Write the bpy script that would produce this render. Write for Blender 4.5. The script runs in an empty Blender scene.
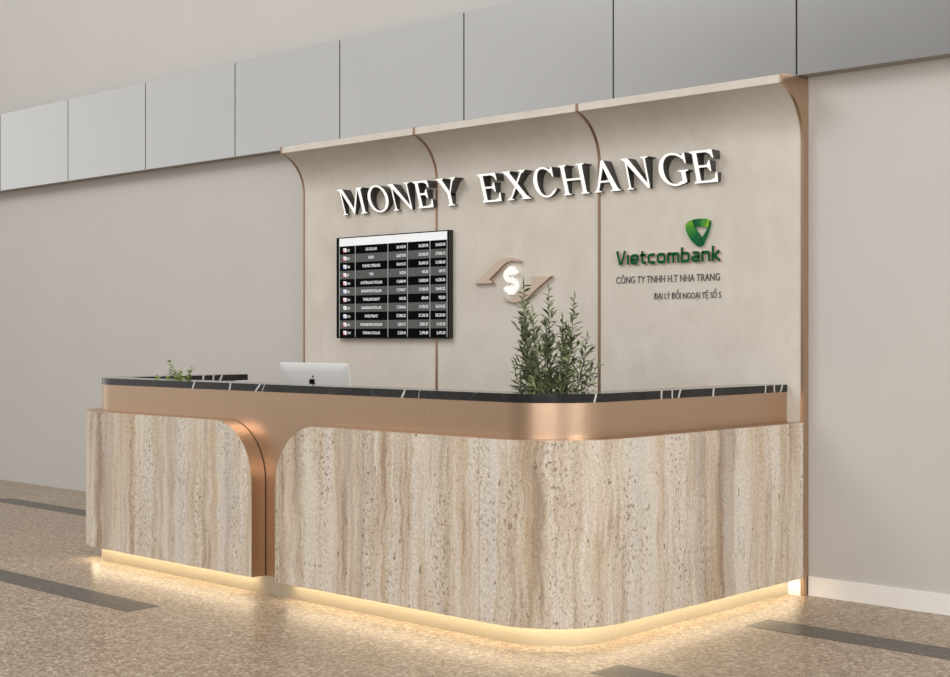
import bpy, bmesh, math, random
from mathutils import Vector, Matrix
random.seed(7)
C = bpy.context.scene.collection
PI = math.pi

# ------------------------------------------------------------------ helpers
def obj(name, bm, mats, parent=None, smooth=False, angle=None):
    me = bpy.data.meshes.new(name)
    bmesh.ops.recalc_face_normals(bm, faces=bm.faces[:])
    if smooth:
        for f in bm.faces: f.smooth = True
        if angle is not None:
            for e in bm.edges:
                if len(e.link_faces) == 2 and e.calc_face_angle(0) > angle: e.smooth = False
    bm.to_mesh(me); bm.free()
    for m in (mats if isinstance(mats, (list, tuple)) else [mats]): me.materials.append(m)
    o = bpy.data.objects.new(name, me); C.objects.link(o)
    if parent is not None:
        o.parent = parent
        if parent.type == 'EMPTY' or parent.location.length > 0:
            o.matrix_parent_inverse = Matrix.Translation(-Vector(parent.location))
    return o

def thing(name, label, cat, loc, group=None):
    o = bpy.data.objects.new(name, None); C.objects.link(o)
    o.empty_display_size = .1
    o.location = loc; o['label'] = label; o['category'] = cat
    if group: o['group'] = group
    return o

def tag(o, label, cat, group=None):
    o['label'] = label; o['category'] = cat
    if group: o['group'] = group
    return o

def struct(name, bm, m, label=None):
    o = obj(name, bm, m); o['kind'] = 'structure'
    if label: o['label'] = label
    return o

def box(bm, x0, x1, y0, y1, z0, z1, mi=0):
    vs = [bm.verts.new((x, y, z)) for z in (z0, z1) for y in (y0, y1) for x in (x0, x1)]
    for q in ((0,1,3,2), (4,6,7,5), (0,4,5,1), (2,3,7,6), (0,2,6,4), (1,5,7,3)):
        f = bm.faces.new([vs[i] for i in q]); f.material_index = mi

def tube(bm, pts, r0, r1, n=6):
    rings = []
    L = len(pts)
    for i, p in enumerate(pts):
        p = Vector(p)
        d = (Vector(pts[min(i+1, L-1)]) - Vector(pts[max(i-1, 0)])).normalized()
        a = d.cross(Vector((.3, 1, .2))).normalized(); b = d.cross(a)
        r = r0 + (r1-r0)*i/(L-1)
        rings.append([bm.verts.new(p + r*(a*math.cos(2*PI*k/n) + b*math.sin(2*PI*k/n))) for k in range(n)])
    for i in range(L-1):
        for k in range(n):
            bm.faces.new([rings[i][k], rings[i][(k+1) % n], rings[i+1][(k+1) % n], rings[i+1][k]])
    bm.faces.new(rings[0][::-1]); bm.faces.new(rings[-1])

def lathe(bm, prof, cx, cy, n=40):
    rings = [[bm.verts.new((cx + r*math.cos(2*PI*k/n), cy + r*math.sin(2*PI*k/n), z)) for k in range(n)] for r, z in prof]
    for i in range(len(prof)-1):
        for k in range(n):
            bm.faces.new([rings[i][k], rings[i][(k+1) % n], rings[i+1][(k+1) % n], rings[i+1][k]])
    bm.faces.new(rings[0][::-1]); bm.faces.new(rings[-1])

def ngon_prism_y(bm, pts, yf, yb, mf=0, ms=0):
    """polygon in (x,z), front at yf(z) (nearer the camera), back at yb; front and side material index"""
    F = [bm.verts.new((x, yf(z) if callable(yf) else yf, z)) for x, z in pts]
    B = [bm.verts.new((x, yb, z)) for x, z in pts]
    f = bm.faces.new(F); f.material_index = mf
    f = bm.faces.new(B[::-1]); f.material_index = ms
    n = len(pts)
    for i in range(n):
        f = bm.faces.new([F[i], B[i], B[(i+1) % n], F[(i+1) % n]]); f.material_index = ms

def strip_prism_y(bm, A, B, yf, yb, mf=0, ms=0, closed=False):
    """ribbon between polylines A and B in (x,z)"""
    n = len(A); g = yf if callable(yf) else (lambda z: yf)
    a = [bm.verts.new((x, g(z), z)) for x, z in A]; b = [bm.verts.new((x, g(z), z)) for x, z in B]
    ab = [bm.verts.new((x, yb, z)) for x, z in A]; bb = [bm.verts.new((x, yb, z)) for x, z in B]
    for i in range(n if closed else n-1):
        j = (i+1) % n
        f = bm.faces.new([a[i], a[j], b[j], b[i]]); f.material_index = mf
        f = bm.faces.new([ab[i], bb[i], bb[j], ab[j]]); f.material_index = ms
        f = bm.faces.new([a[i], ab[i], ab[j], a[j]]); f.material_index = ms
        f = bm.faces.new([b[i], b[j], bb[j], bb[i]]); f.material_index = ms
    if not closed:
        for k in (0, n-1):
            f = bm.faces.new([a[k], b[k], bb[k], ab[k]]); f.material_index = ms

# ------------------------------------------------------------------ materials
def new_mat(name):
    m = bpy.data.materials.new(name); m.use_nodes = True
    nt = m.node_tree; nt.nodes.clear()
    out = nt.nodes.new('ShaderNodeOutputMaterial')
    p = nt.nodes.new('ShaderNodeBsdfPrincipled')
    nt.links.new(p.outputs[0], out.inputs[0])
    return m, nt, p
def N(nt, t, **kw):
    n = nt.nodes.new(t)
    for k, v in kw.items():
        if k.startswith('i_'): n.inputs[int(k[2:]) if k[2:].isdigit() else k[2:].replace('_', ' ')].default_value = v
        else: setattr(n, k, v)
    return n
def ramp(nt, stops, fac=None, interp='LINEAR'):
    r = nt.nodes.new('ShaderNodeValToRGB'); r.color_ramp.interpolation = interp
    e = r.color_ramp.elements
    while len(e) > 1: e.remove(e[-1])
    e[0].position = stops[0][0]; c = stops[0][1]; e[0].color = (c[0], c[1], c[2], 1)
    for p, c in stops[1:]:
        q = e.new(p); q.color = (c[0], c[1], c[2], 1)
    if fac is not None: nt.links.new(fac, r.inputs[0])
    return r
def mth(nt, op, a, b=None, c=None, clamp=False):
    n = nt.nodes.new('ShaderNodeMath'); n.operation = op; n.use_clamp = clamp
    for i, v in enumerate((a, b, c)):
        if v is None: continue
        if isinstance(v, (int, float)): n.inputs[i].default_value = v
        else: nt.links.new(v, n.inputs[i])
    return n.outputs[0]
def mix(nt, fac, a, b, mode='MIX'):
    n = nt.nodes.new('ShaderNodeMix'); n.data_type = 'RGBA'; n.blend_type = mode
    for i, v in ((0, fac), (6, a), (7, b)):
        if isinstance(v, (int, float)): n.inputs[i].default_value = v
        elif isinstance(v, tuple): n.inputs[i].default_value = (v[0], v[1], v[2], 1)
        else: nt.links.new(v, n.inputs[i])
    return n.outputs[2]
def noise(nt, vec, scale, detail=3, rough=.5, dist=0):
    n = N(nt, 'ShaderNodeTexNoise'); n.inputs['Scale'].default_value = scale; n.inputs['Detail'].default_value = detail
    n.inputs['Roughness'].default_value = rough; n.inputs['Distortion'].default_value = dist
    nt.links.new(vec, n.inputs['Vector']); return n.outputs[0]
def mapping(nt, vec, sc=(1,1,1), loc=(0,0,0)):
    n = N(nt, 'ShaderNodeMapping'); n.inputs['Scale'].default_value = sc; n.inputs['Location'].default_value = loc
    nt.links.new(vec, n.inputs['Vector']); return n.outputs[0]
def bump(nt, p, h, strength=.1, dist=.01):
    b = N(nt, 'ShaderNodeBump'); b.inputs['Strength'].default_value = strength; b.inputs['Distance'].default_value = dist
    nt.links.new(h, b.inputs['Height']); nt.links.new(b.outputs[0], p.inputs['Normal'])

def plain(name, col, rough=.5, metal=0, var=.04, scale=6, emit=None, estr=1, spec=.5):
    m, nt, p = new_mat(name)
    tc = N(nt, 'ShaderNodeTexCoord')
    f = noise(nt, tc.outputs['Object'], scale, 4)
    lo = tuple(c*(1-var) for c in col); hi = tuple(min(1, c*(1+var)) for c in col)
    r = ramp(nt, [(.3, lo), (.7, hi)], f)
    nt.links.new(r.outputs[0], p.inputs['Base Color'])
    p.inputs['Roughness'].default_value = rough; p.inputs['Metallic'].default_value = metal; p.inputs['Specular IOR Level'].default_value = spec
    if emit:
        p.inputs['Emission Color'].default_value = (*emit, 1); p.inputs['Emission Strength'].default_value = estr
    return m

def plaster_mat():
    m, nt, p = new_mat('beige_plaster')
    tc = N(nt, 'ShaderNodeTexCoord'); o = tc.outputs['Object']
    a = noise(nt, o, 2.2, 6, .62, 1.2); b = noise(nt, mapping(nt, o, (1, 1, .5)), 9, 5, .6, .6)
    f = mth(nt, 'ADD', mth(nt, 'MULTIPLY', a, .65), mth(nt, 'MULTIPLY', b, .35))
    r = ramp(nt, [(.32, PLASTER_LO), (.68, PLASTER_HI)], f)
    nt.links.new(r.outputs[0], p.inputs['Base Color']); p.inputs['Roughness'].default_value = .62
    bump(nt, p, b, .06, .01)
    return m
PLASTER_LO = (.565, .515, .445); PLASTER_HI = (.665, .615, .545)

def travertine_mat():
    m, nt, p = new_mat('travertine')
    tc = N(nt, 'ShaderNodeTexCoord'); uv = tc.outputs['UV']
    # warp the streaks sideways
    sep = N(nt, 'ShaderNodeSeparateXYZ'); nt.links.new(uv, sep.inputs[0])
    w1 = noise(nt, mapping(nt, uv, (2.2, 2.0, 1)), 2.0, 4, .6); w2 = noise(nt, mapping(nt, uv, (9, 5, 1)), 2.0, 4, .6)
    s = mth(nt, 'ADD', sep.outputs[0], mth(nt, 'ADD', mth(nt, 'MULTIPLY', mth(nt, 'SUBTRACT', w1, .5), .085),
                                          mth(nt, 'MULTIPLY', mth(nt, 'SUBTRACT', w2, .5), .040)))
    cmb = N(nt, 'ShaderNodeCombineXYZ'); nt.links.new(s, cmb.inputs[0]); nt.links.new(sep.outputs[1], cmb.inputs[1])
    v = cmb.outputs[0]
    big = noise(nt, mapping(nt, v, (1, .04, 1)), 3.4, 3, .55)
    med = noise(nt, mapping(nt, v, (1, .06, 1), (3.1, 0, 0)), 13, 4, .6)
    fin = noise(nt, mapping(nt, v, (1, .05, 1), (7.7, 0, 0)), 60, 3, .6)
    f = mth(nt, 'ADD', mth(nt, 'ADD', mth(nt, 'MULTIPLY', big, .46), mth(nt, 'MULTIPLY', med, .36)), mth(nt, 'MULTIPLY', fin, .18))
    f = mth(nt, 'MULTIPLY_ADD', f, 1.9, -.43)
    col = ramp(nt, [(.34, (.37, .28, .20)), (.42, (.52, .425, .32)), (.50, (.63, .545, .44)), (.60, (.715, .655, .57)), (.72, (.66, .605, .54))], f).outputs[0]
    # greyish and ochre bands
    tint = noise(nt, mapping(nt, v, (1, .05, 1), (11, 0, 0)), 6.5, 2)
    col = mix(nt, mth(nt, 'MULTIPLY', ramp(nt, [(.54, (0,0,0)), (.64, (1,1,1))], tint).outputs[0], .55), col, (.480, .420, .370))
    col = mix(nt, mth(nt, 'MULTIPLY', ramp(nt, [(.34, (1,1,1)), (.46, (0,0,0))], tint).outputs[0], .6), col, (.565, .430, .285))
    # narrow dark veins
    ve = noise(nt, mapping(nt, v, (1, .09, 1), (23, 0, 0)), 12, 6, .65)
    d = mth(nt, 'ABSOLUTE', mth(nt, 'SUBTRACT', ve, .5))
    vm = ramp(nt, [(0, (1,1,1)), (.016, (0,0,0))], d).outputs[0]
    brk = ramp(nt, [(.45, (0,0,0)), (.62, (1,1,1))], noise(nt, mapping(nt, v, (1, .5, 1), (2, 9, 0)), 5, 3)).outputs[0]
    col = mix(nt, mth(nt, 'MULTIPLY', mth(nt, 'MULTIPLY', vm, brk), .55), col, (.290, .205, .150))
    # crystalline grain
    gr = noise(nt, mapping(nt, uv, (1, .55, 1)), 120, 4, .75)
    col = mix(nt, 1.0, col, ramp(nt, [(.32, (.70, .685, .67)), (.68, (1.15, 1.15, 1.15))], gr).outputs[0], 'MULTIPLY')
    # pits, gathered in bands
    pt = noise(nt, mapping(nt, v, (1, .45, 1)), 84, 4, .66)
    band = ramp(nt, [(.46, (0,0,0)), (.60, (1,1,1))], noise(nt, mapping(nt, v, (1, .16, 1), (5, 2, 0)), 5.2, 3)).outputs[0]
    pm = mth(nt, 'MULTIPLY', ramp(nt, [(.560, (0,0,0)), (.600, (1,1,1))], pt).outputs[0], band)
    pt2 = noise(nt, mapping(nt, uv, (1, .45, 1), (1, 4, 0)), 34, 3, .6)
    pm2 = ramp(nt, [(.66, (0,0,0)), (.69, (1,1,1))], pt2).outputs[0]
    pits = mth(nt, 'MAXIMUM', pm, pm2)
    col = mix(nt, mth(nt, 'MULTIPLY', pits, .85), col, (.20, .13, .082))
    # joints between slabs
    for sj in SEAMS:
        dj = mth(nt, 'ABSOLUTE', mth(nt, 'SUBTRACT', sep.outputs[0], sj))
        col = mix(nt, mth(nt, 'MULTIPLY', mth(nt, 'LESS_THAN', dj, .0022), .6), col, (.22, .16, .11))
    nt.links.new(col, p.inputs['Base Color']); p.inputs['Roughness'].default_value = .55
    p.inputs['Specular IOR Level'].default_value = .3
    bump(nt, p, mth(nt, 'MULTIPLY', pits, -1.0), .35, .004)
    return m
SEAMS = (-1.349, 1.598)

def bronze_mat(name='brushed_bronze', col=(.535, .375, .262), rough=.33):
    m, nt, p = new_mat(name)
    tc = N(nt, 'ShaderNodeTexCoord')
    b = noise(nt, mapping(nt, tc.outputs['Object'], (40, 40, 1.2)), 6, 3)
    r = ramp(nt, [(.25, tuple(c*.95 for c in col)), (.75, tuple(min(1, c*1.05) for c in col))], b)
    nt.links.new(r.outputs[0], p.inputs['Base Color'])
    rr = ramp(nt, [(.2, (rough*.9,)*3), (.8, (rough*1.1,)*3)], b); nt.links.new(rr.outputs[0], p.inputs['Roughness'])
    p.inputs['Metallic'].default_value = .93
    return m

def marble_mat():
    m, nt, p = new_mat('black_marble')
    tc = N(nt, 'ShaderNodeTexCoord'); o = tc.outputs['Object']
    sep = N(nt, 'ShaderNodeSeparateXYZ'); nt.links.new(o, sep.inputs[0])
    x, y, z = sep.outputs
    nz = mth(nt, 'SUBTRACT', noise(nt, o, 18, 4), .5)
    base = ramp(nt, [(.35, (.012, .0115, .011)), (.7, (.022, .021, .020))], noise(nt, o, 7, 5)).outputs[0]
    fine = mth(nt, 'ABSOLUTE', mth(nt, 'SUBTRACT', noise(nt, mapping(nt, o, (1, 1, .4), (4, 2, 1)), 3.2, 3), .5))
    col = mix(nt, mth(nt, 'MULTIPLY', ramp(nt, [(0, (1,1,1)), (.004, (0,0,0))], fine).outputs[0], .05), base, (.5, .5, .48))
    acc = None
    # (axis coordinate, position, lean, width, x limits)
    V = [('x', -.745, .55, .012, None), ('x', -.402, .18, .011, None), ('x', -.150, 1.0, .013, None), ('x', -.100, .6, .004, None),
         ('x', .998, .55, .010, None), ('x', 1.110, .3, .0020, None),
         ('y', -1.720, .25, .008, (1.7, 3)), ('y', -1.216, .05, .010, (1.5, 3)), ('y', -1.129, .02, .008, (1.5, 3)), ('y', -1.066, .50, .010, (1.5, 3)),
         ('y', -.768, .18, .012, (1.5, 3)), ('y', -.274, .10, .010, (1.5, 3)), ('y', -.184, .02, .010, (1.5, 3)), ('y', -.112, .55, .012, (1.5, 3)),
         ('y', -1.178, .15, .012, (-3, -1.5)), ('y', -1.097, .0, .010, (-3, -1.5)), ('y', -1.035, .45, .014, (-3, -1.5))]
    for ax, pos, lean, wd, lim in V:
        c = x if ax == 'x' else y
        q = mth(nt, 'SUBTRACT', c, mth(nt, 'MULTIPLY_ADD', z, lean, pos - 1.117*lean))
        q = mth(nt, 'ABSOLUTE', mth(nt, 'ADD', q, mth(nt, 'MULTIPLY', nz, .016)))
        k = mth(nt, 'LESS_THAN', q, wd*.62)
        if lim:
            k = mth(nt, 'MULTIPLY', k, mth(nt, 'MULTIPLY', mth(nt, 'GREATER_THAN', x, lim[0]), mth(nt, 'LESS_THAN', x, lim[1])))
        else:
            k = mth(nt, 'MULTIPLY', k, mth(nt, 'LESS_THAN', y, -1.6))
        acc = k if acc is None else mth(nt, 'MAXIMUM', acc, k)
    col = mix(nt, mth(nt, 'MULTIPLY', acc, .9), col, (.60, .59, .56))
    nt.links.new(col, p.inputs['Base Color'])
    p.inputs['Roughness'].default_value = .08; p.inputs['Specular IOR Level'].default_value = .3
    return m

def granite_mat():
    m, nt, p = new_mat('speckled_granite')
    tc = N(nt, 'ShaderNodeTexCoord'); o = tc.outputs['Object']
    vo = N(nt, 'ShaderNodeTexVoronoi'); vo.inputs['Scale'].default_value = 62; nt.links.new(o, vo.inputs['Vector'])
    sp = N(nt, 'ShaderNodeSeparateColor'); nt.links.new(vo.outputs['Color'], sp.inputs[0])
    col = ramp(nt, [(0, (.06, .035, .02)), (.22, (.185, .126, .080)), (.55, (.315, .238, .168)), (.8, (.44, .355, .265)), (1, (.66, .58, .47))], sp.outputs[0]).outputs[0]
    n1 = noise(nt, o, 95, 4, .75)
    col = mix(nt, .55, col, ramp(nt, [(.38, (.065, .038, .022)), (.5, (.290, .215, .147)), (.61, (.58, .49, .38))], n1).outputs[0])
    n2 = noise(nt, o, 1.4, 3)
    col = mix(nt, 1.0, col, ramp(nt, [(.3, (.93, .92, .91)), (.7, (1.04, 1.04, 1.04))], n2).outputs[0], 'MULTIPLY')
    # tile joints on a .62 m grid
    sep = N(nt, 'ShaderNodeSeparateXYZ'); nt.links.new(o, sep.inputs[0])
    for ax, off in ((0, 2.29), (1, -.10)):
        t = mth(nt, 'DIVIDE', mth(nt, 'SUBTRACT', sep.outputs[ax], off - 62), .62)
        fr = mth(nt, 'ABSOLUTE', mth(nt, 'SUBTRACT', mth(nt, 'FRACT', mth(nt, 'ADD', t, .5)), .5))
        k = mth(nt, 'LESS_THAN', fr, .0022 if ax == 0 else .0012)
        col = mix(nt, mth(nt, 'MULTIPLY', k, .5 if ax == 0 else .35), col, (.13, .10, .075))
    nt.links.new(col, p.inputs['Base Color'])
    rr = ramp(nt, [(.3, (.27,)*3), (.7, (.40,)*3)], n1); nt.links.new(rr.outputs[0], p.inputs['Roughness'])
    p.inputs['Specular IOR Level'].default_value = .2
    return m

def dark_granite_mat():
    m, nt, p = new_mat('dark_granite')
    tc = N(nt, 'ShaderNodeTexCoord'); o = tc.outputs['Object']
    vo = N(nt, 'ShaderNodeTexVoronoi'); vo.inputs['Scale'].default_value = 120; nt.links.new(o, vo.inputs['Vector'])
    sp = N(nt, 'ShaderNodeSeparateColor'); nt.links.new(vo.outputs['Color'], sp.inputs[0])
    col = ramp(nt, [(0, (.072, .060, .050)), (.9, (.096, .081, .068)), (.985, (.11, .094, .08)), (1, (.42, .40, .38))], sp.outputs[0]).outputs[0]
    nt.links.new(col, p.inputs['Base Color']); p.inputs['Roughness'].default_value = .35; p.inputs['Specular IOR Level'].default_value = .2
    return m

def leaf_mat(name, a, b, c):
    m, nt, p = new_mat(name)
    at = N(nt, 'ShaderNodeAttribute', attribute_name='leaf_tone')
    col = ramp(nt, [(0, a), (.55, b), (1, c)], at.outputs['Fac']).outputs[0]
    nt.links.new(col, p.inputs['Base Color']); p.inputs['Roughness'].default_value = .5
    return m

def emblem_mat():
    m, nt, p = new_mat('emblem_green')
    at = N(nt, 'ShaderNodeAttribute', attribute_name='tone')
    col = ramp(nt, [(0, (.004, .070, .026)), (.35, (.010, .130, .040)), (.7, (.085, .30, .030)), (1, (.29, .47, .035))], at.outputs['Fac']).outputs[0]
    nt.links.new(col, p.inputs['Base Color']); p.inputs['Roughness'].default_value = .5; p.inputs['Specular IOR Level'].default_value = .12
    return m

M = dict(
    wall=plain('painted_wall', (.525, .505, .478), .75, 0, .015, 1.5),
    upper=plain('upper_wall_paint', (.525, .505, .480), .75, 0, .015, 1.5),
    cladding=plain('satin_cladding', (.585, .578, .570), .20, .90, .01, 2),
    reveal=plain('dark_joint', (.045, .042, .040), .7),
    soffit=plain('soffit_metal', (.30, .28, .25), .5),
    white=plain('white_skirting', (.80, .78, .75), .4, 0, .01),
    plaster=plaster_mat(), travertine=travertine_mat(), bronze=bronze_mat(), marble=marble_mat(),
    granite=granite_mat(), dark_granite=dark_granite_mat(),
    strip=bronze_mat('copper_strip', (.42, .28, .195), .32),
    gold=plain('satin_gold', (.43, .37, .275), .45, .25, .02),
    led=plain('warm_led', (1, .9, .75), .5, 0, 0, 1, (1, .865, .61), 15.5),
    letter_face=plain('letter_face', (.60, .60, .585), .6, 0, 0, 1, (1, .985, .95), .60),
    letter_side=plain('letter_return', (.048, .045, .042), .45),
    black=plain('black_plastic', (.012, .012, .012), .3, spec=0),
    frame=plain('screen_frame', (.034, .028, .023), .5, spec=.15),
    row_dark=plain('screen_black', (.004, .004, .004), .35, 0, 0, 1, (.004, .004, .004), .3, spec=0),
    row_grey=plain('screen_grey', (.06, .06, .058), .35, 0, 0, 1, (.10, .098, .095), .55, spec=0),
    screen_white=plain('screen_white', (.3, .3, .3), .35, 0, 0, 1, (1, 1, 1), .62, spec=0),
    screen_line=plain('screen_line', (.2, .2, .2), .35, 0, 0, 1, (.55, .55, .55), .45, spec=0),
    tint_red=plain('flag_red', (.5, .05, .06), .4, 0, 0, 1, (.85, .35, .38), .5),
    tint_blue=plain('flag_blue', (.05, .1, .4), .4, 0, 0, 1, (.35, .5, .9), .5),
    tint_green=plain('flag_green', (.05, .3, .1), .4, 0, 0, 1, (.35, .7, .4), .5),
    copper_sign=plain('copper_paint', (.55, .435, .345), .5, 0),
    copper_edge=plain('copper_edge', (.40, .255, .165), .4, .3),
    dollar=plain('dollar_glow', (.40, .40, .38), .6, 0, 0, 1, (1, .99, .94), .62),
    green=plain('dark_green_letters', (.004, .088, .030), .5, 0, .02, spec=.12),
    green_edge=plain('letter_edge_pink', (.52, .36, .30), .6),
    emblem=emblem_mat(),
    ink=plain('charcoal_letters', (.105, .098, .090), .6, spec=.1),
    silver=plain('silver_aluminium', (.76, .755, .745), .4, .25, .01),
    logo=plain('black_gloss', (.004, .004, .004), .25),
    leaf=leaf_mat('olive_leaves', (.060, .080, .034), (.155, .190, .085), (.30, .345, .165)),
    leaf2=leaf_mat('bright_leaves', (.14, .20, .045), (.28, .38, .10), (.48, .57, .22)),
    bark=plain('bark', (.16, .125, .085), .8, 0, .2, 30),
    soil=plain('soil', (.05, .035, .025), .9, 0, .3, 60),
    pot=plain('pot_ceramic', (.60, .58, .55), .45),
    desk=plain('work_surface_laminate', (.42, .36, .29), .5),
)

# ------------------------------------------------------------------ the setting
bm = bmesh.new(); box(bm, -16, 10, -14, .2, -.1, 0); struct('floor', bm, M['granite'])
bm = bmesh.new(); box(bm, -16, 10, 0, .2, 0, 2.9); struct('wall_back', bm, M['wall'])
bm = bmesh.new(); box(bm, -16, 10, 0, .2, 2.9, 6.5); struct('wall_upper', bm, M['upper'])
# cladding band along the top of the wall: separate panels with open joints on a dark backing
ZB, ZT = 2.797, 3.53
bm = bmesh.new()
box(bm, -16, 10, -.088, -.0005, ZB+.004, ZT-.004, 1)
j0 = 2.087; PW = 1.2315; g = .0055
for k in range(-5, 14):
    x1 = j0 - PW*k - g; x0 = j0 - PW*(k+1) + g
    box(bm, x0, x1, -.1, -.089, ZB, ZT, 0)
box(bm, -16, 10, -.0985, -.0006, ZB-.001, ZB+.0035, 2)
o = obj('trim_1', bm, [M['cladding'], M['reveal'], M['soffit']]); o['kind'] = 'structure'; o['label'] = 'band of pale grey cladding panels above the wall'
bm = bmesh.new(); box(bm, 2.108, 10, -.012, -.0005, 0, .104); struct('baseboard_right', bm, M['white'])
# dark granite inlays in the floor
for i, (x0, x1, y0, y1) in enumerate(((-5.19, -2.0, -.915, -.71), (-7.0, -.19, -2.778, -2.58), (2.29, 6.0, -.925, -.712), (2.325, 3.6, -2.175, -1.968))):
    bm = bmesh.new(); box(bm, x0, x1, y0, y1, -.002, .0012)
    struct('trim_%d' % (i+2), bm, M['dark_granite'])

# ------------------------------------------------------------------ sign wall
X_ST = (-2.064, -.676, .712, 2.1)
def wall_profile(grow=0.):
    """(y,z) closed outline of the curved wall: front face, cove, lip, top, back"""
    pts = [(-.05-grow, 0)]
    R = .292; zc = 2.455
    for i in range(0, 21):
        a = math.radians(75)*i/20
        pts.append((-.05 - R*(1-math.cos(a)) - grow*math.cos(a), zc + R*math.sin(a) - grow*math.sin(a)))
    yl = -.05 - R*(1-math.cos(math.radians(75))); zl = zc + R*math.sin(math.radians(75))
    pts += [(yl - grow, zl), (yl - grow, 2.781 + grow), (-.003, 2.789 + grow*.5), (-.003, 0)]
    return pts
def extrude_x(bm, prof, x0, x1):
    a = [bm.verts.new((x0, y, z)) for y, z in prof]; b = [bm.verts.new((x1, y, z)) for y, z in prof]
    n = len(prof)
    for i in range(n): bm.faces.new([a[i], a[(i+1) % n], b[(i+1) % n], b[i]])
    bm.faces.new(a[::-1]); bm.faces.new(b)
sw = thing('sign_backdrop', 'tall beige plaster sign wall with forward-curving top and copper strips behind the counter', 'backdrop', (0, -.03, 0))
hw = .0095
for k in range(3):
    bm = bmesh.new()
    extrude_x(bm, wall_profile(), X_ST[k] + hw, X_ST[k+1] - (hw if k < 2 else .014))
    obj('wall_panel', bm, M['plaster'], sw, True, .5)
for k in range(4):
    x0, x1 = (X_ST[k] - hw, X_ST[k] + hw) if k < 3 else (X_ST[3] - .014, X_ST[3] + .003)
    bm = bmesh.new(); extrude_x(bm, wall_profile(.0035), x0, x1)
    o = obj('metal_strip', bm, M['bronze'] if k == 3 else M['strip'], sw, True, .5)
    if k == 3: o['label'] = 'broad bronze end board closing the right edge'
bm = bmesh.new(); box(bm, 2.009, 2.0855, -.056, -.0505, 0, .094)
obj('base_board', bm, M['white'], sw)['label'] = 'white base board under the counter end'

# ------------------------------------------------------------------ reception counter
CL = (-1.626, -1.65); CR = (1.68, -1.65); R0 = .32
Y_END = -.808; Y_WALL = -.0535
def u_path(off, n=14, seg=(0, 99)):
    """plan outline of the U-shaped counter, moved outwards by off; returns [(x,y,s)]"""
    R = R0 + off; P = []
    P.append((CL[0]-R, Y_END))
    for i in range(n+1):
        a = PI + PI/2*i/n; P.append((CL[0] + R*math.cos(a), CL[1] + R*math.sin(a)))
    for i in range(n+1):
        a = 1.5*PI + PI/2*i/n; P.append((CR[0] + R*math.cos(a), CR[1] + R*math.sin(a)))
    P.append((CR[0]+R, Y_WALL))
    return P
def sweep(bm, off_out, off_in, z0, z1):
    A = u_path(off_out); B = u_path(off_in); n = len(A)
    va = [[bm.verts.new((x, y, z)) for x, y in A] for z in (z0, z1)]
    vb = [[bm.verts.new((x, y, z)) for x, y in B] for z in (z0, z1)]
    for i in range(n-1):
        bm.faces.new([va[0][i], va[0][i+1], va[1][i+1], va[1][i]])
        bm.faces.new([vb[0][i], vb[1][i], vb[1][i+1], vb[0][i+1]])
        bm.faces.new([va[1][i], va[1][i+1], vb[1][i+1], vb[1][i]])
        bm.faces.new([va[0][i], vb[0][i], vb[0][i+1], va[0][i+1]])
    for i in (0, n-1): bm.faces.new([va[0][i], va[1][i], vb[1][i], vb[0][i]])

desk = thing('reception_counter', 'rounded U-shaped reception counter with travertine front panels and bronze band', 'counter', (0, -1, 0))
bm = bmesh.new(); sweep(bm, 0, -.05, .096, 1.0965); obj('bronze_band', bm, M['bronze'], desk, True, .6)
bm = bmesh.new(); sweep(bm, .006, -.05, .0, .096); obj('plinth', bm, M['gold'], desk, True, .6)
# the two stone fronts: travertine face on a bronze edged backing, top inner corners rounded off
ZS0, ZS1 = .096, .935; OFF = .1
def panel_columns(side):
    """columns (point function of off, s, z_top) along the panel"""
    R = .33; cols = []
    n = 14
    def arc_pt(c, a): return lambda off: (c[0] + (R0+off)*math.cos(a), c[1] + (R0+off)*math.sin(a))
    RS = R0 + OFF
    if side == 'left':
        s = CL[0] - RS*PI/2
        for t in (0, .5): 
            y = Y_END + (CL[1]-Y_END)*t
            cols.append((lambda off, y=y: (CL[0]-R0-off, y), s - abs(y-CL[1]), ZS1))
        for i in range(n+1):
            a = PI + PI/2*i/n; cols.append((arc_pt(CL, a), s + RS*PI/2*i/n, ZS1))
        xe = -.084
        for x in (-1.3, -.9): cols.append((lambda off, x=x: (x, CL[1]-R0-off), x, ZS1))
        for i in range(0, 25):
            a = PI/2*i/24; x = xe - R + R*math.sin(a)
            cols.append((lambda off, x=x: (x, CL[1]-R0-off), x, ZS1 - R + R*math.cos(a)))
    else:
        xs = .12
        for i in range(0, 25):
            a = PI/2*(1 - i/24); x = xs + R - R*math.sin(a)
            cols.append((lambda off, x=x: (x, CR[1]-R0-off), x, ZS1 - R + R*math.cos(a)))
        for x in (.8, 1.2): cols.append((lambda off, x=x: (x, CR[1]-R0-off), x, ZS1))
        for i in range(n+1):
            a = 1.5*PI + PI/2*i/n; cols.append((arc_pt(CR, a), CR[0] + RS*PI/2*i/n, ZS1))
        s = CR[0] + RS*PI/2
        for t in (.5, 1):
            y = CR[1] + (Y_WALL-CR[1])*t
            cols.append((lambda off, y=y: (CR[0]+R0+off, y), s + abs(y-CR[1]), ZS1))
    return cols
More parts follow.
